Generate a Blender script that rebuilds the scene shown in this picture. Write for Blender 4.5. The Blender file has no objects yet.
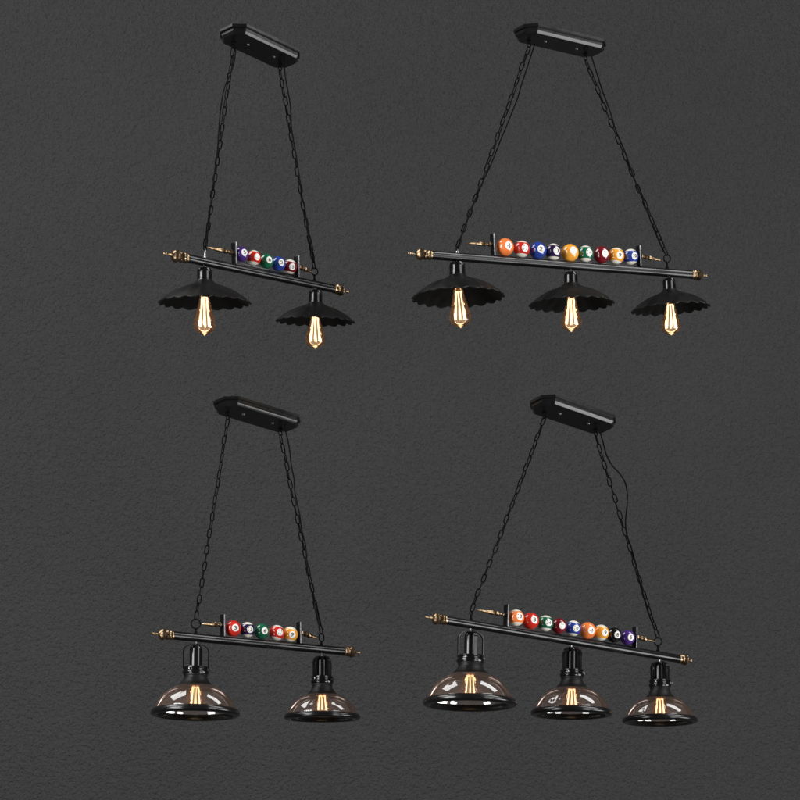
import bpy, bmesh, math, random
from mathutils import Vector, Matrix
R = math.radians
rng = random.Random(7)
scn = bpy.context.scene
COL = scn.collection

# ------------------------------------------------------------------ camera
F = 2720.0          # focal length in photo pixels (photo is 800 px wide)
YH = 995.0          # photo row of the eye level (camera sits below the lamps, level, lens shifted up)
D0 = 8.0            # metres to the middle of each lamp
cam = bpy.data.cameras.new('camera')
cam.sensor_fit = 'HORIZONTAL'; cam.sensor_width = 36
cam.lens = F/800*36
cam.shift_y = (YH-400)/800
cam.clip_start = .1; cam.clip_end = 200
co = bpy.data.objects.new('camera', cam); COL.objects.link(co)
co.rotation_euler = (R(90), 0, 0)
scn.camera = co

# ------------------------------------------------------------------ materials
def new_mat(name):
    m = bpy.data.materials.new(name); m.use_nodes = True
    nt = m.node_tree; b = nt.nodes['Principled BSDF']
    return m, nt, b
def N(nt, t, **kw):
    n = nt.nodes.new(t)
    for k, v in kw.items():
        if k in n.inputs: n.inputs[k].default_value = v
        else: setattr(n, k, v)
    return n
def noise(nt, scale, detail=3, rough=.55, coord='Object'):
    tc = N(nt, 'ShaderNodeTexCoord')
    n = N(nt, 'ShaderNodeTexNoise', Scale=scale, Detail=detail, Roughness=rough)
    nt.links.new(tc.outputs[coord], n.inputs['Vector'])
    return n
def ramp(nt, src, a, b, lo=.3, hi=.7):
    r = N(nt, 'ShaderNodeMapRange'); r.inputs['From Min'].default_value = lo; r.inputs['From Max'].default_value = hi
    r.inputs['To Min'].default_value = a; r.inputs['To Max'].default_value = b
    nt.links.new(src, r.inputs['Value']); return r.outputs[0]
def mixc(nt, fac, c1, c2):
    m = N(nt, 'ShaderNodeMix', data_type='RGBA')
    m.inputs['A'].default_value = (*c1, 1); m.inputs['B'].default_value = (*c2, 1)
    nt.links.new(fac, m.inputs['Factor']); return m.outputs['Result']
def bump(nt, b, src, dist, strength=1.0):
    bp = N(nt, 'ShaderNodeBump', Strength=strength, Distance=dist)
    nt.links.new(src, bp.inputs['Height']); nt.links.new(bp.outputs[0], b.inputs['Normal'])

def painted(name, c, rough, rvar=.08, bscale=400, bdist=.0002, spec=.5):
    m, nt, b = new_mat(name)
    n = noise(nt, 30, 4)
    nt.links.new(ramp(nt, n.outputs['Fac'], rough-rvar, rough+rvar), b.inputs['Roughness'])
    nt.links.new(mixc(nt, n.outputs['Fac'], tuple(x*.8 for x in c), tuple(x*1.2 for x in c)), b.inputs['Base Color'])
    b.inputs['Specular IOR Level'].default_value = spec
    n2 = noise(nt, bscale, 2); bump(nt, b, n2.outputs['Fac'], bdist)
    return m
M = {}
M['satin_black'] = painted('satin_black_paint', (.004, .004, .0045), .23, .05, 250, .00004, .42)
M['canopy_black'] = painted('canopy_black_paint', (.005, .005, .0055), .22, .04, 250, .00004, .38)
M['gloss_black'] = painted('gloss_black_paint', (.004, .004, .0045), .16, .04, 200, .00003)
M['matte_black'] = painted('matte_black_paint', (.0045, .0043, .0042), .46, .10, 320, .0003, .22)
M['chain_black'] = painted('blackened_steel', (.0022, .0022, .0022), .45, .1, spec=.05)
M['cord_black'] = painted('black_rubber', (.0022, .0022, .0022), .5, spec=.05)

def metal(name, c1, c2, rough):
    m, nt, b = new_mat(name)
    n = noise(nt, 90, 4, .6)
    nt.links.new(mixc(nt, ramp(nt, n.outputs['Fac'], 0, 1, .35, .65), c1, c2), b.inputs['Base Color'])
    b.inputs['Metallic'].default_value = 1
    nt.links.new(ramp(nt, n.outputs['Fac'], rough+.12, rough-.06), b.inputs['Roughness'])
    return m
M['brass'] = metal('antique_brass', (.13, .082, .045), (.47, .335, .205), .27)
M['steel'] = metal('nickel_steel', (.20, .195, .19), (.40, .39, .38), .28)
M['lit_edge'] = metal('lit_edge_metal', (.14, .14, .15), (.27, .27, .29), .38)  # paler metal, paints the near edge of the rack plates as lit

def plaster():
    m, nt, b = new_mat('dark_plaster')
    tc = N(nt, 'ShaderNodeTexCoord')
    n1 = N(nt, 'ShaderNodeTexNoise', Scale=66, Detail=3, Roughness=.5); nt.links.new(tc.outputs['Object'], n1.inputs['Vector'])
    n2 = N(nt, 'ShaderNodeTexNoise', Scale=125, Detail=1, Roughness=.5); nt.links.new(tc.outputs['Object'], n2.inputs['Vector'])
    n3 = N(nt, 'ShaderNodeTexNoise', Scale=1.3, Detail=3); nt.links.new(tc.outputs['Object'], n3.inputs['Vector'])
    nt.links.new(mixc(nt, ramp(nt, n3.outputs['Fac'], 0, 1, .3, .7), (.0338, .0346, .0344), (.0384, .0380, .0386)), b.inputs['Base Color'])
    add = N(nt, 'ShaderNodeMath', operation='ADD')
    mul = N(nt, 'ShaderNodeMath', operation='MULTIPLY'); mul.inputs[1].default_value = .8
    nt.links.new(n2.outputs['Fac'], mul.inputs[0]); nt.links.new(n1.outputs['Fac'], add.inputs[0]); nt.links.new(mul.outputs[0], add.inputs[1])
    bump(nt, b, add.outputs[0], .0185, .85)
    b.inputs['Roughness'].default_value = .85; b.inputs['Specular IOR Level'].default_value = .15
    return m
M['plaster'] = plaster()

def glass(name, tint_face, tint_edge, haze_col, haze, rough=.02):
    """thin blown glass: tinted see-through, Fresnel gloss, a little body scatter"""
    m = bpy.data.materials.new(name); m.use_nodes = True; nt = m.node_tree; nt.nodes.clear()
    out = N(nt, 'ShaderNodeOutputMaterial')
    lw = N(nt, 'ShaderNodeLayerWeight', Blend=.45)
    col = mixc(nt, lw.outputs['Facing'], tint_face, tint_edge)
    tr = N(nt, 'ShaderNodeBsdfTransparent'); nt.links.new(col, tr.inputs['Color'])
    gl = N(nt, 'ShaderNodeBsdfGlossy', Roughness=rough); gl.inputs['Color'].default_value = (1, 1, 1, 1)
    fr = N(nt, 'ShaderNodeFresnel', IOR=1.7)
    n = noise(nt, 14, 2); bp = N(nt, 'ShaderNodeBump', Strength=.2, Distance=.004)
    nt.links.new(n.outputs['Fac'], bp.inputs['Height'])
    nt.links.new(bp.outputs[0], gl.inputs['Normal'])
    tl = N(nt, 'ShaderNodeBsdfTranslucent'); tl.inputs['Color'].default_value = (*haze_col, 1)
    df = N(nt, 'ShaderNodeBsdfDiffuse'); df.inputs['Color'].default_value = (*haze_col, 1)
    hz = N(nt, 'ShaderNodeMixShader', Fac=.5); nt.links.new(tl.outputs[0], hz.inputs[1]); nt.links.new(df.outputs[0], hz.inputs[2])
    m1 = N(nt, 'ShaderNodeMixShader', Fac=haze); nt.links.new(tr.outputs[0], m1.inputs[1]); nt.links.new(hz.outputs[0], m1.inputs[2])
    m2 = N(nt, 'ShaderNodeMixShader'); nt.links.new(fr.outputs[0], m2.inputs['Fac'])
    nt.links.new(m1.outputs[0], m2.inputs[1]); nt.links.new(gl.outputs[0], m2.inputs[2])
    nt.links.new(m2.outputs[0], out.inputs['Surface'])
    return m
M['dome_glass'] = glass('smoked_amber_glass', (.99, .95, .92), (.90, .58, .46), (.97, .64, .50), .08)
M['bulb_glass'] = glass('amber_bulb_glass', (.98, .92, .85), (.82, .54, .38), (.88, .52, .33), .10)
def emit(name, c, s):
    m = bpy.data.materials.new(name); m.use_nodes = True; nt = m.node_tree; nt.nodes.clear()
    out = N(nt, 'ShaderNodeOutputMaterial'); e = N(nt, 'ShaderNodeEmission', Strength=s)
    tc = N(nt, 'ShaderNodeTexCoord'); n = N(nt, 'ShaderNodeTexNoise', Scale=160, Detail=1)
    nt.links.new(tc.outputs['Object'], n.inputs['Vector'])
    nt.links.new(mixc(nt, n.outputs['Fac'], c, (1, .80, .50)), e.inputs['Color'])
    nt.links.new(e.outputs[0], out.inputs['Surface']); return m
M['glow'] = emit('glowing_filament', (1, .68, .36), 3.3)
M['glow_soft'] = emit('dimmer_glowing_filament', (1, .66, .34), 3.0)

def ball_mat(name, c, stripe, rad):
    m, nt, b = new_mat(name)
    if stripe:
        tc = N(nt, 'ShaderNodeTexCoord'); sp = N(nt, 'ShaderNodeSeparateXYZ'); nt.links.new(tc.outputs['Object'], sp.inputs[0])
        ab = N(nt, 'ShaderNodeMath', operation='ABSOLUTE'); nt.links.new(sp.outputs['Z'], ab.inputs[0])
        st = ramp(nt, ab.outputs[0], 0, 1, .655*rad, .685*rad)
        nt.links.new(mixc(nt, st, c, (.80, .76, .66)), b.inputs['Base Color'])
    else:
        n = noise(nt, 20, 2)
        nt.links.new(mixc(nt, n.outputs['Fac'], tuple(x*.92 for x in c), tuple(min(1, x*1.08) for x in c)), b.inputs['Base Color'])
    b.inputs['Roughness'].default_value = .14; b.inputs['Coat Weight'].default_value = .5; b.inputs['Coat Roughness'].default_value = .04
    return m
HUES = {'orange': (.80, .20, .05), 'red': (.55, .025, .015), 'blue': (.022, .050, .28), 'purple': (.060, .022, .17), 'plum': (.022, .010, .055),
        'yellow': (.80, .34, .035), 'green': (.010, .115, .055), 'maroon': (.16, .006, .012), 'black': (.006, .006, .006)}
BALLCACHE = {}
m, nt, b = new_mat('ivory_resin'); b.inputs['Roughness'].default_value = .15
n = noise(nt, 60, 2); nt.links.new(mixc(nt, n.outputs['Fac'], (.78, .76, .70), (.84, .82, .77)), b.inputs['Base Color']); M['ivory'] = m
m, nt, b = new_mat('black_ink'); b.inputs['Roughness'].default_value = .3
n = noise(nt, 60, 2); nt.links.new(mixc(nt, n.outputs['Fac'], (.006, .006, .006), (.012, .012, .012)), b.inputs['Base Color']); M['ink'] = m

# ------------------------------------------------------------------ mesh helpers
def bm_new(): return bmesh.new()
def ring_faces(bm, a, b, closed=True):
    n = len(a)
    for i in range(n if closed else n-1):
        j = (i+1) % n
        bm.faces.new((a[i], a[j], b[j], b[i]))
def lathe(bm, prof, mat, seg=32, cap0=False, cap1=False, mod=None):
    """prof: (radius, z) list; mat: 4x4 placing local z axis"""
    rings = []
    for (r, z) in prof:
        if r < 1e-6:
            rings.append([bm.verts.new(mat @ Vector((0, 0, z)))]); continue
        vs = []
        for i in range(seg):
            a = 2*math.pi*i/seg; rr, zz = (r, z) if mod is None else mod(r, z, a)
            vs.append(bm.verts.new(mat @ Vector((rr*math.cos(a), rr*math.sin(a), zz))))
        rings.append(vs)
    for a, b in zip(rings, rings[1:]):
        if len(a) == 1 and len(b) == 1: continue
        if len(a) == 1:
            for i in range(seg): bm.faces.new((a[0], b[(i+1) % seg], b[i]))
        elif len(b) == 1:
            for i in range(seg): bm.faces.new((a[i], a[(i+1) % seg], b[0]))
        else: ring_faces(bm, a, b)
    if cap0 and len(rings[0]) > 1: bm.faces.new(rings[0][::-1])
    if cap1 and len(rings[-1]) > 1: bm.faces.new(rings[-1])
def tube(bm, pts, r, seg=6, closed=False, caps=True):
    pts = [Vector(p) for p in pts]; n = len(pts); rings = []
    t0 = (pts[1]-pts[0]).normalized()
    u = t0.orthogonal().normalized()
    for i, p in enumerate(pts):
        if closed: t = (pts[(i+1) % n]-pts[i-1]).normalized()
        else: t = (pts[min(i+1, n-1)]-pts[max(i-1, 0)]).normalized()
        u = (u-t*u.dot(t)).normalized(); v = t.cross(u)
        rr = r[i] if isinstance(r, (list, tuple)) else r
        rings.append([bm.verts.new(p+(u*math.cos(2*math.pi*k/seg)+v*math.sin(2*math.pi*k/seg))*rr) for k in range(seg)])
    for a, b in zip(rings, rings[1:]): ring_faces(bm, a, b)
    if closed: ring_faces(bm, rings[-1], rings[0])
    elif caps: bm.faces.new(rings[0][::-1]); bm.faces.new(rings[-1])
def box(bm, c, ex, ey, ez, sx, sy, sz, bev=0):
    """box centred on c with axes ex, ey, ez and full sizes"""
    vs = []
    for k in (-.5, .5):
        for (i, j) in ((-.5, -.5), (.5, -.5), (.5, .5), (-.5, .5)):
            vs.append(bm.verts.new(c+ex*(i*sx)+ey*(j*sy)+ez*(k*sz)))
    fs = [(0, 3, 2, 1), (4, 5, 6, 7), (0, 1, 5, 4), (1, 2, 6, 5), (2, 3, 7, 6), (3, 0, 4, 7)]
    faces = [bm.faces.new([vs[i] for i in f]) for f in fs]
    if bev:
        ed = list({e for f in faces for e in f.edges})
        bmesh.ops.bevel(bm, geom=ed, offset=bev, segments=2, affect='EDGES', profile=.5)
def frame(o, z, x=None):
    """matrix with origin o and local z axis along z"""
    z = z.normalized()
    x = (x or z.orthogonal()); x = (x-z*x.dot(z)).normalized(); y = z.cross(x)
    return Matrix(((x.x, y.x, z.x, o.x), (x.y, y.y, z.y, o.y), (x.z, y.z, z.z, o.z), (0, 0, 0, 1)))
ORG = {}
def obj(name, bm, mats, parent=None, origin=None, smooth=True, angle=35):
    if not isinstance(mats, (list, tuple)): mats = [mats]
    if origin is None:
        origin = sum((v.co for v in bm.verts), Vector())/len(bm.verts)
    for v in bm.verts: v.co -= origin
    bmesh.ops.recalc_face_normals(bm, faces=bm.faces)
    for f in bm.faces: f.smooth = smooth
    if smooth:
        for e in bm.edges:
            if len(e.link_faces) == 2 and e.calc_face_angle(0) > R(angle): e.smooth = False
    me = bpy.data.meshes.new(name); bm.to_mesh(me); bm.free()
    for m in mats: me.materials.append(m)
    o = bpy.data.objects.new(name, me); COL.objects.link(o)
    if parent is not None:
        o.parent = parent; o.location = origin-ORG[parent]
    else: o.location = origin
    ORG[o] = origin.copy()
    return o

# ------------------------------------------------------------------ small shapes
def chain_bm(p0, p1, pitch=.0255, w=.0155, wire=.0019, tw0=0.6, tw=.5):
    bm = bm_new(); d = p1-p0; L = d.length; n = max(2, round(L/pitch)); pt = L/n; z = d/L
    base = z.cross(Vector((0, 1, 0))).normalized()
    ln = pt+2*wire*1.15; h = ln/2-w/2
    sag = Vector((0, 0, -1))
    for i in range(n):
        c = p0+z*((i+.5)*pt)+base*rng.uniform(-.0012, .0012)+sag*(.006*math.sin(math.pi*(i+.5)/n))
        ang = tw0+tw*i/n*3+(math.pi/2)*(i % 2)+rng.uniform(-.22, .22)
        x = Matrix.Rotation(ang, 3, z) @ base
        zz = (z+x*rng.uniform(-.04, .04)).normalized()
        r = w/2-wire; pts = []
        for s, a0 in ((1, 0), (-1, math.pi)):
            for k in range(7):
                a = a0+math.pi*k/6
                pts.append(c+x*(r*math.cos(a))+zz*(r*math.sin(a)+s*h))
        tube(bm, pts, wire, 6, closed=True)
    return bm
def finial(bm, p, d, k, kind):
    """turned brass pieces, p at the root, pointing along d"""
    if kind == 'end':   # collar, disc, knob, neck, tip ball
        pr = [(0, -.004), (.0150, -.004), (.0165, -.001), (.0165, .003), (.0150, .006), (.0125, .0075), (.0125, .011), (.0165, .013), (.0175, .016), (.0155, .019),
              (.0120, .021), (.0135, .024), (.0185, .0275), (.0205, .0325), (.0185, .0375), (.0125, .0415), (.0070, .0445), (.0046, .049), (.0036, .056),
              (.0034, .060), (.0048, .0625), (.0058, .066), (.0048, .0695), (.0025, .0715), (0, .072)]
    else:               # slim turned screw beside the ball rack
        pr = [(0, 0), (.0045, 0), (.0045, .004), (.0075, .007), (.0080, .010), (.0050, .013), (.0042, .017), (.0065, .020), (.0085, .0245), (.0065, .029), (.0040, .031),
              (.0072, .034), (.0085, .038), (.0075, .043), (.0055, .050), (.0042, .058), (.0032, .068), (.0020, .078), (0, .080)]
    lathe(bm, [(r*k[0], z*k[1]) for r, z in pr], frame(p, d), 20)

def scallop_shade(Rm, H, n, phase):
    """pleated shallow metal shade, local z up, apex at z=0"""
    k = Rm/.1325; kh = H/.061
    out = [(.0225, .001), (.0255, -.0035), (.031, -.0078), (.042, -.0130), (.055, -.0176), (.068, -.0223), (.080, -.0273), (.094, -.0346), (.108, -.0430), (.121, -.0524), (.1285, -.0582), (.1325, -.0612), (.1332, -.0622)]
    out = [(r*k, z*kh) for r, z in out]
    inn = [(r-.0012, z-.0022) for r, z in out[::-1]]
    def mod(r, z, a):
        t = max(0, (r-.035*k)/(Rm-.035*k)); c = math.cos(n*a+phase)
        c2 = 2*abs(math.sin((n*a+phase)/2))-1.2          # rounded lobes between creases
        return r+.0034*t**3*c2, z-.0028*t**1.6*c2
    return out, inn, mod

def bulb_profile(rmax, L):
    """teardrop filament bulb, z=0 at the glass neck, pointing down"""
    q = [(.36, 0), (.40, -.08), (.50, -.22), (.66, -.40), (.82, -.55), (.94, -.66), (1.0, -.755), (.985, -.82), (.90, -.885), (.72, -.935), (.45, -.965), (.20, -.982), (.10, -.995), (.055, -1.015), (0, -1.025)]
    return [(r*rmax, z*L) for r, z in q]
def filament_bm(mat, rt, rb, z0, z1, n, rad, wide=0):
    bm = bm_new()
    for i in range(n):
        a = 2*math.pi*i/n+.35; pts = []; rs = []
        for s in range(15):
            t = s/14; z = z0+(z1-z0)*t
            r = rt+(rb-rt)*(t**1.6)*(1 if t < .9 else 1-(t-.9)*1.6)
            aa = a+.16*math.sin(t*2.2)
            pts.append(mat @ Vector((r*math.cos(aa), r*math.sin(aa), z))); rs.append(rad*(1+wide*max(0, t-.45)**1.0*(1 if t < .93 else .5)))
        tube(bm, pts, rs, 6)
    top = [mat @ Vector((rt*math.cos(2*math.pi*i/12), rt*math.sin(2*math.pi*i/12), z0)) for i in range(12)]
    tube(bm, top, rad*.5, 5, closed=True)
    return bm

DIG = {}
def digits(txt):
    if txt not in DIG:
        cu = bpy.data.curves.new('digits', 'FONT'); cu.body = txt; cu.align_x = 'CENTER'; cu.align_y = 'CENTER'; cu.size = 1; cu.offset = .028; cu.resolution_u = 3
        o = bpy.data.objects.new('digits', cu); COL.objects.link(o)
        dg = bpy.context.evaluated_depsgraph_get(); me = bpy.data.meshes.new_from_object(o.evaluated_get(dg))
        vs = [v.co.copy() for v in me.vertices]; fs = [list(p.vertices) for p in me.polygons]
        bpy.data.objects.remove(o); bpy.data.curves.remove(cu); bpy.data.meshes.remove(me)
        x0, x1 = min(v.x for v in vs), max(v.x for v in vs); y0, y1 = min(v.y for v in vs), max(v.y for v in vs)
        DIG[txt] = ([((v.x-(x0+x1)/2)/(y1-y0), (v.y-(y0+y1)/2)/(y1-y0)) for v in vs], fs, (x1-x0)/(y1-y0))
    return DIG[txt]

def pool_ball(root, c, rad, hue, stripe, num, az, el, roll):
    key = (hue, stripe, round(rad, 4))
    if key not in BALLCACHE: BALLCACHE[key] = ball_mat(f'{hue}_{"striped" if stripe else "solid"}_resin', HUES[hue], stripe, rad)
    bm = bm_new(); bmesh.ops.create_uvsphere(bm, u_segments=40, v_segments=24, radius=rad)
    for v in bm.verts: v.co += c
    o = obj('pool_ball', bm, BALLCACHE[key], root, c)
    o['label'] = f'{hue} {"striped" if stripe else "solid"} ball number {num}'
    # ivory disc and printed number on the -Y pole, wrapped on the sphere
    bm = bm_new(); A = R(26); rr = rad*1.006
    prev = None
    ctr = bm.verts.new((0, -rr, 0))
    for k in range(1, 6):
        a = A*k/5; ring = [bm.verts.new((rr*math.sin(a)*math.cos(t), -rr*math.cos(a), rr*math.sin(a)*math.sin(t))) for t in [2*math.pi*i/32 for i in range(32)]]
        if prev is None:
            for i in range(32): bm.faces.new((ctr, ring[i], ring[(i+1) % 32]))
        else: ring_faces(bm, prev, ring)
        prev = ring
    edge = [bm.verts.new(v.co*(.99)) for v in prev]; ring_faces(bm, prev, edge)
    vs, fs, asp = digits(num)
    h = rad*(.50 if len(num) == 1 else .46); nv = []
    wf = min(1.15, .60*rad/(h*asp)) if len(num) > 1 else 1.15
    for x, y in vs:
        p = Vector((x*h*wf, 0, y*h)); p.y = -math.sqrt(max(1e-9, (rad*1.02)**2-p.x**2-p.z**2)); nv.append(bm.verts.new(p))
    for f in fs:
        try: fc = bm.faces.new([nv[i] for i in f]); fc.material_index = 1
        except ValueError: pass
    for v in bm.verts: v.co += c
    d = obj('number_disc', bm, [M['ivory'], M['ink']], o, c)
    o.rotation_euler = (Matrix.Rotation(R(az), 3, 'Z') @ Matrix.Rotation(R(-el), 3, 'X') @ Matrix.Rotation(R(roll), 3, 'Y')).to_euler()
    return o

# ------------------------------------------------------------------ one lamp
def octo(L, W, c):
    a, b = L/2, W/2
    return [(-a, -b+c), (-a+c, -b), (a-c, -b), (a, -b+c), (a, b-c), (a-c, b), (-a+c, b), (-a, b-c)]

def lamp(S):
    cx, yaw = S['cx'], R(S['yaw']); t = math.tan(yaw)
    X0 = (cx-400)*D0/F
    def P(x, y, off=0.0):
        """a point of the lamp's own upright plane (through its bar), off = metres nearer the viewer"""
        Y = (D0-X0*t)/(1-t*(x-400)/F)-off
        return Vector(((x-400)*Y/F, Y, (YH-y)*Y/F))
    px = D0/F                                         # metres per photo pixel at the lamp
    along = Vector((math.cos(yaw), math.sin(yaw), 0))
    cn = S['canopy']; cc = P(*cn['c'])
    root = bpy.data.objects.new('pendant_lamp', None); COL.objects.link(root)
    root.location = cc; root.empty_display_size = .1; ORG[root] = cc.copy()
    root['label'] = S['label']; root['category'] = 'pendant lamp'; root['group'] = 'pool ball pendant lamps hanging before the dark wall'
    # --- ceiling canopy: octagonal stepped plate
    RM = Matrix.Rotation(R(-cn['pitch']), 3, 'X') @ Matrix.Rotation(R(cn['yaw']), 3, 'Z')
    def cw(x, y, z): return cc+RM @ Vector((x, y, z))
    L, W, C = .285*cn.get('k', 1), .112, .030
    bm = bm_new(); rings = []
    for ins, z in ((.003, .013), (0, .0115), (0, .004), (.0015, .0025), (.0055, .002), (.0055, -.0064), (.0062, -.0078), (.0112, -.0140), (.0130, -.0150)):
        rings.append([bm.verts.new(cw(x, y, z)) for x, y in octo(L-2*ins, W-2*ins, C-ins*.586)])
    for a, b2 in zip(rings, rings[1:]): ring_faces(bm, a, b2)
    bm.faces.new(rings[0]); bm.faces.new(rings[-1][::-1])
    can = obj('ceiling_canopy', bm, M['canopy_black'], root, angle=20)
    zb = -.0150; down = RM @ Vector((0, 0, -1))
    for s in (-1, 1):
        bm = bm_new(); lathe(bm, [(.0048, -.001), (.0048, .0012), (.0036, .0026), (0, .0030)], frame(cw(s*L*.19, -.004, zb), down), 14, cap0=True)
        obj('canopy_screw', bm, M['steel'], can)
    tops = []
    for s in (-1, 1):
        e = cw(s*L*.345, .014, zb)
        bm = bm_new(); lathe(bm, [(.007, -.001), (.007, .002), (.0035, .004), (.003, .008), (0, .008)], frame(e, down), 12, cap0=True)
        c2 = e+down*.014; tube(bm, [c2+(RM @ Vector((.0065*math.cos(a), 0, .0065*math.sin(a)))) for a in [2*math.pi*i/14 for i in range(14)]], .0017, 6, closed=True)
        obj('chain_hook', bm, M['chain_black'], can)
        tops.append(e+down*.019)
    # --- bar
    (bx0, by0), (bx1, by1) = S['bar']
    A, B = P(bx0, by0), P(bx1, by1); bd = (B-A).normalized(); rb = .0125
    bm = bm_new(); n = 16
    lathe(bm, [(rb, (B-A).length*i/n) for i in range(n+1)], frame(A, bd), 28, cap0=True, cap1=True)
    obj('cue_bar', bm, M['satin_black'], root)
    for p, d, k in ((A, -bd, S['fin'][0]), (B, bd, S['fin'][1])):
        bm = bm_new(); finial(bm, p, d, k, 'end'); obj('bar_finial', bm, M['brass'], root)
    def bar_at(x):
        lo, hi = -.2, 1.2
        for _ in range(40):
            m = (lo+hi)/2; q = A+(B-A)*m
            if 400+F*q.x/q.y < x: lo = m
            else: hi = m
        return A+(B-A)*lo
    upn = (Vector((0, 0, 1))-bd*bd.z).normalized(); side = bd.cross(upn)
    # --- chains, rings, cords
    for i, (rx, ry, rr) in enumerate(S['rings']):
        q = bar_at(rx); ctr = Vector((q.x, q.y, P(rx, ry).z))
        bm = bm_new()
        ax = Matrix.Rotation(S.get('ringturn', (.5, .4))[i], 3, 'Z') @ Vector((1, 0, 0))
        tube(bm, [ctr+ax*(rr*math.cos(a))+Vector((0, 0, rr*math.sin(a))) for a in [2*math.pi*k/24 for k in range(24)]], .0019, 7, closed=True)
        obj('chain_ring', bm, M['chain_black'], root)
        bm = bm_new()
        h = ctr.z-rr-q.z
        lathe(bm, [(.0048, 0), (.0048, rb+.004), (.0030, rb+.006), (.0030, max(rb+.008, h-.004)), (.0044, max(rb+.009, h-.002)), (.0030, max(rb+.010, h+.001)), (0, max(rb+.011, h+.002))], frame(q, Vector((0, 0, 1))), 14)
        obj('eye_stem', bm, M['steel'] if S['steel'][i] else M['chain_black'], root)
        bot = ctr+Vector((0, 0, rr-.001))
        obj('hanging_chain', chain_bm(tops[i], bot, w=.0142, tw0=S['tw'][i], tw=S.get('twist', .5)), M['chain_black'], root)
    for pts in S['cords']:
        c3 = [P(x, y, .004+.006*math.sin(k*1.7)) for k, (x, y) in enumerate(pts)]
        sm = []
        for a in range(len(c3)-1):
            p0, p1, p2, p3 = c3[max(0, a-1)], c3[a], c3[a+1], c3[min(len(c3)-1, a+2)]
            for k in range(8):
                u = k/8
                sm.append(.5*((2*p1)+(p2-p0)*u+(2*p0-5*p1+4*p2-p3)*u*u+(3*p1-p0-3*p2+p3)*u**3))
        sm.append(c3[-1]); bm = bm_new(); tube(bm, sm, .0021, 6); obj('power_cord', bm, M['cord_black'], root)
    # --- ball rack: two upright plates, a narrow tray and the screws outside them
    pl = []
    for i, (qx, qy, sx, sy, k) in enumerate(S['plates']):
        c = P(qx, qy); q = bar_at(qx); s = -1 if i == 0 else 1
        hgt = .064; base = q.z+rb-.002; c = Vector((q.x, q.y, base+hgt/2)); pl.append(c)
        bm = bm_new(); box(bm, c, bd, side, upn, .0045, .019, hgt, .0008); o = obj('rack_plate', bm, M['satin_black'], root)
        bm = bm_new(); box(bm, c-side*.0108*(1 if side.y > 0 else -1), bd, side, upn, .0040, .0022, hgt*.985, .0004); obj('plate_edge', bm, M['lit_edge'], o)  # pale strip on the viewer's side: the lit edge put into colour
        tip = P(sx, sy); p = P(qx, qy); p = c+upn*0.002+bd*(s*.002); d = (tip-p); ln = d.length
        bm = bm_new(); finial(bm, p, d, (k, ln/.080), 'slim'); obj('rack_screw', bm, M['brass'], root)
    c0, c1 = bar_at(S['plates'][0][0]), bar_at(S['plates'][1][0])
    balls = S['balls']
    gaps = []
    for (x, y, dia, *_ ) in balls: gaps.append(P(x, y).z-dia*px/2*1.115-bar_at(x).z)
    hb = min(gaps); bm = bm_new()
    box(bm, (c0+c1)/2+upn*((rb-.003+hb)/2), bd, side, upn, (c1-c0).length-.004, .010, max(.004, hb-rb+.003), .0006)
    obj('ball_tray', bm, M['satin_black'], root)
    for (x, y, dia, hue, stripe, num, az, el, roll) in balls:
        c = P(x, y); rad = dia*px/2*1.115
        pool_ball(root, c, rad, hue, stripe, num, az, el, roll)
    # --- shades
    for k, sh in enumerate(S['shades']):
        q = bar_at(sh['x']); top = P(sh['x'], sh['y'])           # apex of the shade
        ax = Matrix.Rotation(R(sh.get('roll', 0)), 3, 'Y') @ Matrix.Rotation(R(sh['tilt']), 3, 'X') @ Vector((0, 0, 1))
        m4 = frame(top, ax, Vector((1, 0, 0)))
        up = Vector((0, 0, 1)); g = sh['k']
        if S['kind'] == 'metal':
            sock_h = sh['sock']*px; rs = sh['sr']*px
            sock_top = m4 @ Vector((0, 0, sock_h))
            bm = bm_new(); lathe(bm, [(0, sock_h+.002), (rs*.55, sock_h+.0015), (rs*.86, sock_h-.001), (rs*.98, sock_h-.006), (rs, sock_h-.012), (rs, .004), (rs*1.04, .003), (rs*1.04, -.003), (rs*.9, -.004), (rs*.7, -.022), (0, -.022)], m4, 32)
            obj('socket', bm, M['gloss_black'], root)
            bm = bm_new(); tube(bm, [Vector((q.x, q.y, q.z-rb*.6)), sock_top+Vector((0, 0, -.001))], .0032, 10); obj('stem', bm, M['steel'], root)
            outp, inn, mod = scallop_shade(.1325*g, .0615*g*sh.get('hk', 1), S['n'], rng.uniform(0, 6))
            bm = bm_new(); seg = S['n']*8
            lathe(bm, outp+inn+[outp[0]], m4, seg, mod=mod)
            bmesh.ops.remove_doubles(bm, verts=bm.verts, dist=1e-6)
            obj('lamp_shade', bm, M['matte_black'], root, angle=50)
            bl, br = sh['bl']*px, .0325*sh.get('bk', 1)
            bax = Matrix.Rotation(R(sh.get('broll', 0)), 3, 'Y') @ Vector((0, 0, 1))
            mb = frame(m4 @ Vector((0, 0, -.030)), bax, Vector((1, 0, 0)))
            lb = bl-.030; lb /= 1.025
            bm = bm_new(); lathe(bm, [(0, .012), (.0125, .012), (.0135, .008), (.0125, .004), (.0135, 0), (.0125, -.004), (.0125, -.010), (0, -.010)], mb, 20)
            bulb = obj('light_bulb', bm, M['brass'], root); bulb['label'] = 'lit teardrop filament bulb'
            bm = bm_new(); lathe(bm, bulb_profile(br, lb), mb, 32); obj('bulb_glass', bm, M['bulb_glass'], bulb)
            obj('filament', filament_bm(mb, .0085, .0165, -lb*.16, -lb*.80, 6, .0018, 2.0), M['glow'], bulb)
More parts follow.
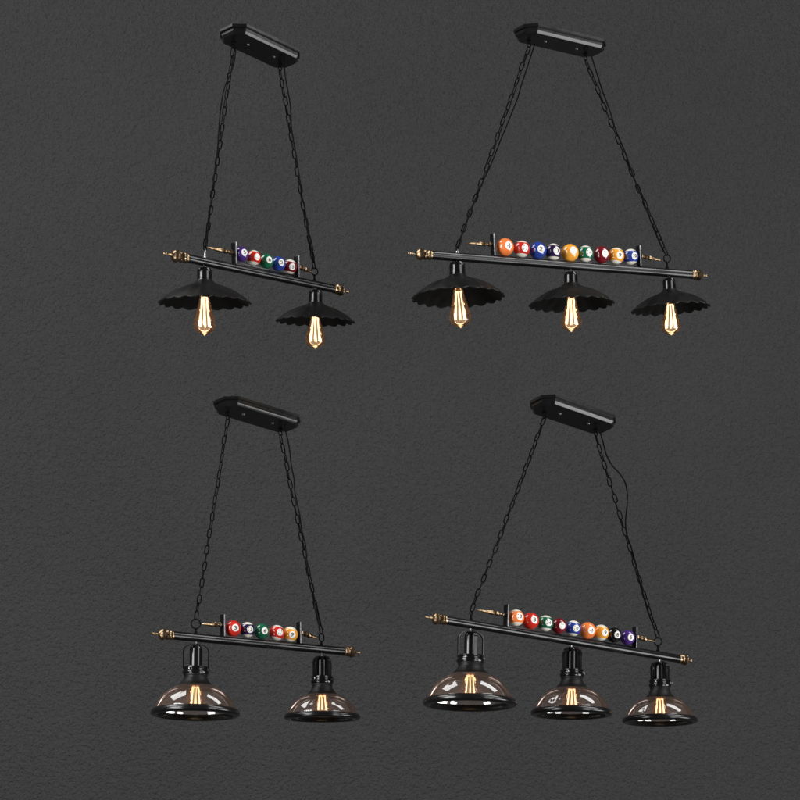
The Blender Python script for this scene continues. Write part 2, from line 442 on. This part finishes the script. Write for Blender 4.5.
            bm = bm_new(); tube(bm, [mb @ Vector((0, 0, -.008)), mb @ Vector((0, 0, -lb*.18)), mb @ Vector((0, 0, -lb*.30))], [.006, .004, .0025], 8)
            tube(bm, [mb @ Vector((0, 0, -lb*.30)), mb @ Vector((0, 0, -lb*.90))], .0009, 6)
            obj('glass_mount', bm, M['brass'], bulb)
        else:
            # neck, collar and caged socket above a glass dome with a black rim
            bm = bm_new()
            lathe(bm, [(0, .030), (.020, .031), (.0340*g, .0325), (.0352*g, .031), (.0352*g, .0275), (.0338*g, .0260), (.0338*g, .0225), (.0352*g, .0185), (.0385*g, .0125), (.0440*g, .0060), (.0500*g, .0010), (.0545*g, -.0015), (.0550*g, -.0035), (.050*g, -.0035), (.030*g, .008), (0, .012)], m4, 40)
            neck = obj('shade_neck', bm, M['matte_black'], root)
            bm = bm_new()
            ct = sh['sock']*px
            lathe(bm, [(.020, .030), (.0375*g, .0325), (.0385*g, .035), (.0385*g, .040), (.0355*g, .0425), (.0355*g, .0455), (.0375*g, .048), (.0365*g, .0525), (.024*g, .054), (.0185, .055), (.0185, ct-.014), (.0170, ct-.007), (.012, ct-.001), (0, ct)], m4, 36)
            so = obj('socket', bm, M['gloss_black'], root)
            for j in range(4):
                a = sh.get('turn', .4)+j*math.pi/2; dr = Vector((math.cos(a), math.sin(a), 0)); tn = Vector((-dr.y, dr.x, 0))
                bm = bm_new(); path = []
                for u in range(13):
                    w = u/12
                    if w < .55: path.append((.0362*g, .048+(ct*.78-.048)*w/.55))
                    else:
                        b3 = (w-.55)/.45*math.pi/2; path.append((.0362*g*math.cos(b3)+.006*math.sin(b3), ct*.78+(ct+.002-ct*.78)*math.sin(b3)))
                rows = []
                for (r_, z_) in path:
                    rows.append([bm.verts.new(m4 @ (dr*(r_+e)+tn*w2+Vector((0, 0, z_)))) for (e, w2) in ((.0016, -.0048), (.0016, .0048), (-.0014, .0048), (-.0014, -.0048))])
                for a1, b1 in zip(rows, rows[1:]): ring_faces(bm, a1, b1)
                bm.faces.new(rows[0][::-1]); bm.faces.new(rows[-1])
                obj('socket_strap', bm, M['satin_black'], so)
            for j in range(3):
                a = sh.get('sturn', -.35)+j*2*math.pi/3; dr = (m4.to_3x3() @ Vector((math.cos(a), math.sin(a), 0)))
                bm = bm_new(); lathe(bm, [(.0018, -.002), (.0018, .005), (.0030, .005), (.0030, .0070), (.002, .0078), (0, .008)], frame(m4 @ Vector((0, 0, .044))+dr*.0345*g, dr), 12, cap0=True)
                obj('collar_screw', bm, M['steel'], so)
            bm = bm_new(); tube(bm, [Vector((q.x, q.y, q.z-rb*.6)), m4 @ Vector((0, 0, ct-.001))], .0030, 10); obj('stem', bm, M['steel'], root)
            bm = bm_new()
            gp = [(.0525, -.001), (.062, -.0040), (.074, -.0100), (.085, -.0178), (.0965, -.0285), (.1065, -.0415), (.1140, -.0555), (.1182, -.068), (.1198, -.0785)]
            hk = sh.get('hk', 1)
            lathe(bm, [(r*g, z*g*hk) for r, z in gp], m4, 64)
            dome = obj('glass_shade', bm, M['dome_glass'], root)
            zr = -.074*g*hk; bm = bm_new()
            rp = [(.1182, .004), (.1215, .0045), (.1262, .001), (.1292, -.004), (.1294, -.0085), (.1275, -.0125), (.1225, -.0145), (.1175, -.0150), (.1120, -.0150), (.1105, -.0140), (.1165, .003)]
            rp = [(r*g, zr+z*g) for r, z in rp]
            lathe(bm, rp+[rp[0]], m4, 72); bmesh.ops.remove_doubles(bm, verts=bm.verts, dist=1e-6)
            obj('shade_rim', bm, M['rim'], dome, angle=60)
            mb = m4 @ Matrix.Translation((0, 0, .012)); lb = .078*g
            bm = bm_new(); lathe(bm, [(0, .004), (.0125, .004), (.0135, 0), (.0125, -.004), (.0125, -.014), (0, -.014)], mb, 20)
            bulb = obj('light_bulb', bm, M['brass'], root); bulb['label'] = 'lit tubular filament bulb inside the glass dome'
            bm = bm_new(); lathe(bm, [(.0120, -.010), (.0150, -.016), (.0205, -.024), (.0245, -.034), (.0270, -.046), (.0272, -.056), (.0250, -.066), (.0205, -.0735), (.0130, -.0785), (.005, -.0803), (0, -.0806)], mb, 28); obj('bulb_glass', bm, M['bulb_glass'], bulb)
            obj('filament', filament_bm(mb, .0095, .0145, -.018, -lb*.86, 6, .0016, .6), M['glow_soft'], bulb)
            bm = bm_new(); tube(bm, [mb @ Vector((0, 0, -.010)), mb @ Vector((0, 0, -lb*.95))], [.0022, .0012], 6); obj('glass_mount', bm, M['brass'], bulb)
    return root
M['rim'] = painted('bronzed_black_rim', (.006, .0055, .0055), .20, .05, 200, .00004)

# ------------------------------------------------------------------ the four lamps
def zig(pts, amp=1.0):
    """thread the cord through the chain: densify a polyline and swing it from side to side"""
    out = []
    for a in range(len(pts)-1):
        (x0, y0), (x1, y1) = pts[a], pts[a+1]; n = max(1, int(math.hypot(x1-x0, y1-y0)/13))
        for k in range(n):
            out.append((x0+(x1-x0)*k/n+rng.uniform(-amp, amp), y0+(y1-y0)*k/n))
    out.append(pts[-1]); return out

O, Rd, Bl, Pu, Pl, Ye, Gr, Ma, Bk = 'orange', 'red', 'blue', 'purple', 'plum', 'yellow', 'green', 'maroon', 'black'
lamp(dict(kind='metal', cx=258, yaw=44, n=20,
    label='two-light pendant with scalloped black metal shades and five pool balls on its tilted bar',
    canopy=dict(c=(260.2, 46.5), yaw=47, pitch=7, k=.97),
    bar=((186, 258.0), (334, 288.8)), fin=((.92, 1.15), (.85, .85)),
    rings=((205, 248.5, .006), (314.5, 271.5, .0105)), ringturn=(.9, .3), steel=(True, False), tw=(.5, 1.0),
    cords=([(236, 46), (234.5, 60), (230.5, 74), (225.5, 85), (222.5, 97), (220, 115), (218.6, 135), (217.5, 150), (215.5, 166), (213.5, 182), (210.5, 205), (208.5, 225), (205.5, 246)],
           zig([(284, 60), (286.5, 80), (290, 105), (292.5, 130), (296, 155), (300, 180), (305, 210), (309, 235), (313.5, 263)], .9)),
    plates=((234.0, 254, 206.5, 247.3, .95), (296.6, 268, 313.5, 272.6, .95)),
    balls=[(241.4, 254.3, 13.4, Pu, False, '5', 30, 3, -14), (253.8, 257.8, 13.4, Rd, True, '11', 34, -5, 8), (266.3, 261.2, 13.4, Gr, False, '6', 30, -1, -10),
           (278.4, 263.8, 13.3, Bl, False, '2', 30, -1, -8), (289.8, 266.9, 13.2, Ma, True, '15', 24, -12, 5)],
    shades=[dict(x=204.5, y=280.2, k=1.0, tilt=6.0, sock=11.5, sr=7.4, bl=54.5),
            dict(x=315.5, y=302.0, k=.885, tilt=7.5, sock=11.5, sr=6.9, bl=47.5, roll=1, bk=.94)]))
lamp(dict(kind='metal', cx=557, yaw=28, n=20,
    label='three-light pendant with scalloped black metal shades and nine pool balls on its bar',
    canopy=dict(c=(560.2, 40.5), yaw=33, pitch=0, k=1.05),
    bar=((430, 255.0), (691.5, 274.6)), fin=((.85, 1.0), (.85, .80)),
    rings=((457.3, 249, .006), (667, 258.5, .0110)), ringturn=(1.0, .3), steel=(True, False), tw=(.3, 1.2),
    cords=(zig([(534, 44), (529, 62), (522, 85), (513, 112), (500, 140), (490, 166), (478, 194), (466, 222), (458, 247)], .8),
           zig([(591, 56), (598, 76), (607, 104), (616, 132), (625, 152)], .7)+[(634, 178), (644, 203), (655, 232), (664, 252)]),
    plates=((492.5, 246.5, 467, 243.2, .85), (638.5, 257.5, 660.5, 260.2, .85)),
    balls=[(505, 247.2, 15.8, O, False, '4', 24, -2, -4), (521.7, 249.2, 14.8, Rd, True, '11', 24, -3, 4), (538.0, 250.6, 15.4, Bl, False, '2', 20, -3, 6),
           (553.3, 252.0, 14.8, Pl, True, '13', 24, -4, 0), (570.0, 252.9, 15.8, Ye, False, '1', 22, 3, 8), (585.5, 253.9, 14.6, Gr, True, '14', 27, -2, 0),
           (601.5, 254.7, 15.2, Ma, False, '7', 25, -3, 4), (616.2, 256.0, 14.8, Ye, True, '9', 25, -6, 5), (630.6, 256.9, 14.2, Bl, True, '10', 30, -4, -6)],
    shades=[dict(x=457.5, y=274.8, k=1.0, tilt=2.0, sock=12.0, sr=7.8, bl=52.5, roll=-2, broll=-4),
            dict(x=571.0, y=283.5, k=.94, tilt=4.0, sock=11.0, sr=6.9, bl=48.5, roll=-2, bk=.95),
            dict(x=669.5, y=289.5, k=.885, tilt=5.5, sock=10.8, sr=6.6, bl=46.8, roll=-4.5, bk=.92, broll=-2)]))
lamp(dict(kind='glass', cx=257, yaw=38,
    label='two-light pendant with black-rimmed clear glass domes and five pool balls on its bar',
    canopy=dict(c=(257.2, 414.5), yaw=41, pitch=9, k=1.0),
    bar=((171.5, 635.3), (344, 651.3)), fin=((.84, .95), (.85, .85)),
    rings=((195.8, 623.8, .0135), (321.5, 637.5, .012)), ringturn=(.2, .9), steel=(False, False), tw=(.4, 1.0),
    cords=(zig([(284.5, 424), (288, 445), (291, 466), (295.5, 492), (300, 515), (305, 545), (309.5, 580), (314, 600), (320, 630)], .8),),
    plates=((222.5, 628, 201.5, 624.0, .95), (298.6, 636.3, 319, 638.6, .95)),
    balls=[(233.0, 628.6, 14.8, Rd, False, '3', 22, -1, -6), (247.4, 629.8, 13.8, Pl, True, '13', 26, -4, 0), (261.8, 631.2, 14.0, Gr, False, '6', 28, -3, 8),
           (276.9, 632.8, 14.0, Rd, True, '11', 28, -2, 10), (290.2, 634.3, 14.0, Ye, True, '9', 20, -9, 8)],
    shades=[dict(x=195.6, y=685.3, k=1.0, tilt=-1.5, sock=39.8, roll=.5, turn=.1, sturn=.12),
            dict(x=322.2, y=694.0, k=.885, tilt=1.0, sock=38.0, roll=0, turn=.75, sturn=-2.2, hk=.97)]))
lamp(dict(kind='glass', cx=557, yaw=37,
    label='three-light pendant with black-rimmed clear glass domes and nine pool balls on its slanting bar',
    canopy=dict(c=(573.2, 414.5), yaw=38, pitch=12, k=1.03),
    bar=((444.5, 620.0), (679, 658.8)), fin=((.86, .95), (.85, .75)),
    rings=((471, 613.0, .006), (658.0, 641.5, .0125)), ringturn=(.9, .3), steel=(False, False), tw=(.4, 1.2),
    cords=([(600, 432), (603, 442), (606.5, 455), (612, 465), (619.5, 473.5), (625.3, 483), (627.3, 495), (626.8, 508), (625.5, 522), (627, 535), (632, 550), (637, 570), (642, 590), (648, 612), (655, 630)],),
    plates=((506.0, 619, 477, 609.8, .9), (634.5, 638.5, 655, 641.5, .9)),
    balls=[(516.0, 617.8, 14.8, O, True, '12', 28, 4, 0), (530.6, 620.9, 15.2, Rd, False, '3', 27, 3, -10), (545.4, 623.4, 14.4, Gr, True, '14', 24, 0, 4),
           (558.9, 626.0, 14.2, Ma, False, '7', 25, -4, 8), (573.2, 628.4, 14.2, Bl, True, '10', 22, -6, 6), (587.6, 630.6, 15.2, O, False, '4', 26, -6, 0),
           (601.0, 632.7, 14.6, Ye, True, '9', 30, -6, 5), (614.1, 635.0, 14.0, Bk, False, '8', 24, -5, 5), (627.4, 637.6, 14.0, Pu, False, '5', 25, -4, 5)],
    shades=[dict(x=470.3, y=673.8, k=1.045, tilt=-1.5, sock=41.0, roll=.8, turn=.35, sturn=-1.9),
            dict(x=571.8, y=687.6, k=.935, tilt=-.5, sock=40.0, roll=.6, turn=.75, sturn=.2),
            dict(x=660.0, y=697.5, k=.885, tilt=-.5, sock=36.5, roll=0, turn=.6, sturn=.1, hk=.98)]))

# ------------------------------------------------------------------ the wall behind
bm = bm_new(); box(bm, Vector((0, 11.1, 2.5)), Vector((1, 0, 0)), Vector((0, 1, 0)), Vector((0, 0, 1)), 14, .2, 9)
wall = obj('wall', bm, M['plaster'], smooth=False)
wall['kind'] = 'structure'; wall['label'] = 'dark grey rough plaster wall behind the four lamps'

# ------------------------------------------------------------------ studio light
w = bpy.data.worlds.new('World'); scn.world = w; w.use_nodes = True
w.node_tree.nodes['Background'].inputs[0].default_value = (1, 1, 1, 1); w.node_tree.nodes['Background'].inputs[1].default_value = .035
def softbox(name, loc, aim, sx, sy, power, col=(1, 1, 1)):
    l = bpy.data.lights.new(name, 'AREA'); l.shape = 'RECTANGLE'; l.size = sx; l.size_y = sy; l.energy = power; l.color = col
    o = bpy.data.objects.new(name, l); COL.objects.link(o); o.location = loc
    o.rotation_euler = (Vector(aim)-Vector(loc)).to_track_quat('-Z', 'Y').to_euler()
def panel(loc, aim, sx, sy, rad, col=(1, 1, 1)): softbox('softbox', loc, aim, sx, sy, rad*math.pi*sx*sy, col)
panel((-4.8, 4.2, 2.6), (0, 9.0, 1.9), 3.0, 4.0, 12)
panel((4.8, 4.0, 2.8), (0, 9.0, 1.9), 3.0, 3.8, 4.5, (1, .99, .98))
panel((4.9, 7.0, -.3), (0, 7.4, 2.2), 2.6, 1.9, 9)
panel((4.0, 7.2, 6.0), (0, 6.9, 1.4), 1.5, 4.2, 9)
panel((-3.7, 7.6, 6.1), (0, 7.0, 1.0), 2.6, 3.2, 8)
panel((-4.2, 4.2, -1.2), (0, 8.6, 1.6), 2.0, 1.1, 14)
panel((4.0, 4.0, -1.2), (0, 8.6, 1.6), 2.0, 1.1, 14)

vs = scn.view_settings; vs.view_transform = 'Standard'; vs.look = 'None'; vs.exposure = 0; vs.gamma = 1
cy = scn.cycles; cy.use_denoising = True; cy.transparent_max_bounces = 16; cy.max_bounces = 8; cy.sample_clamp_indirect = 6
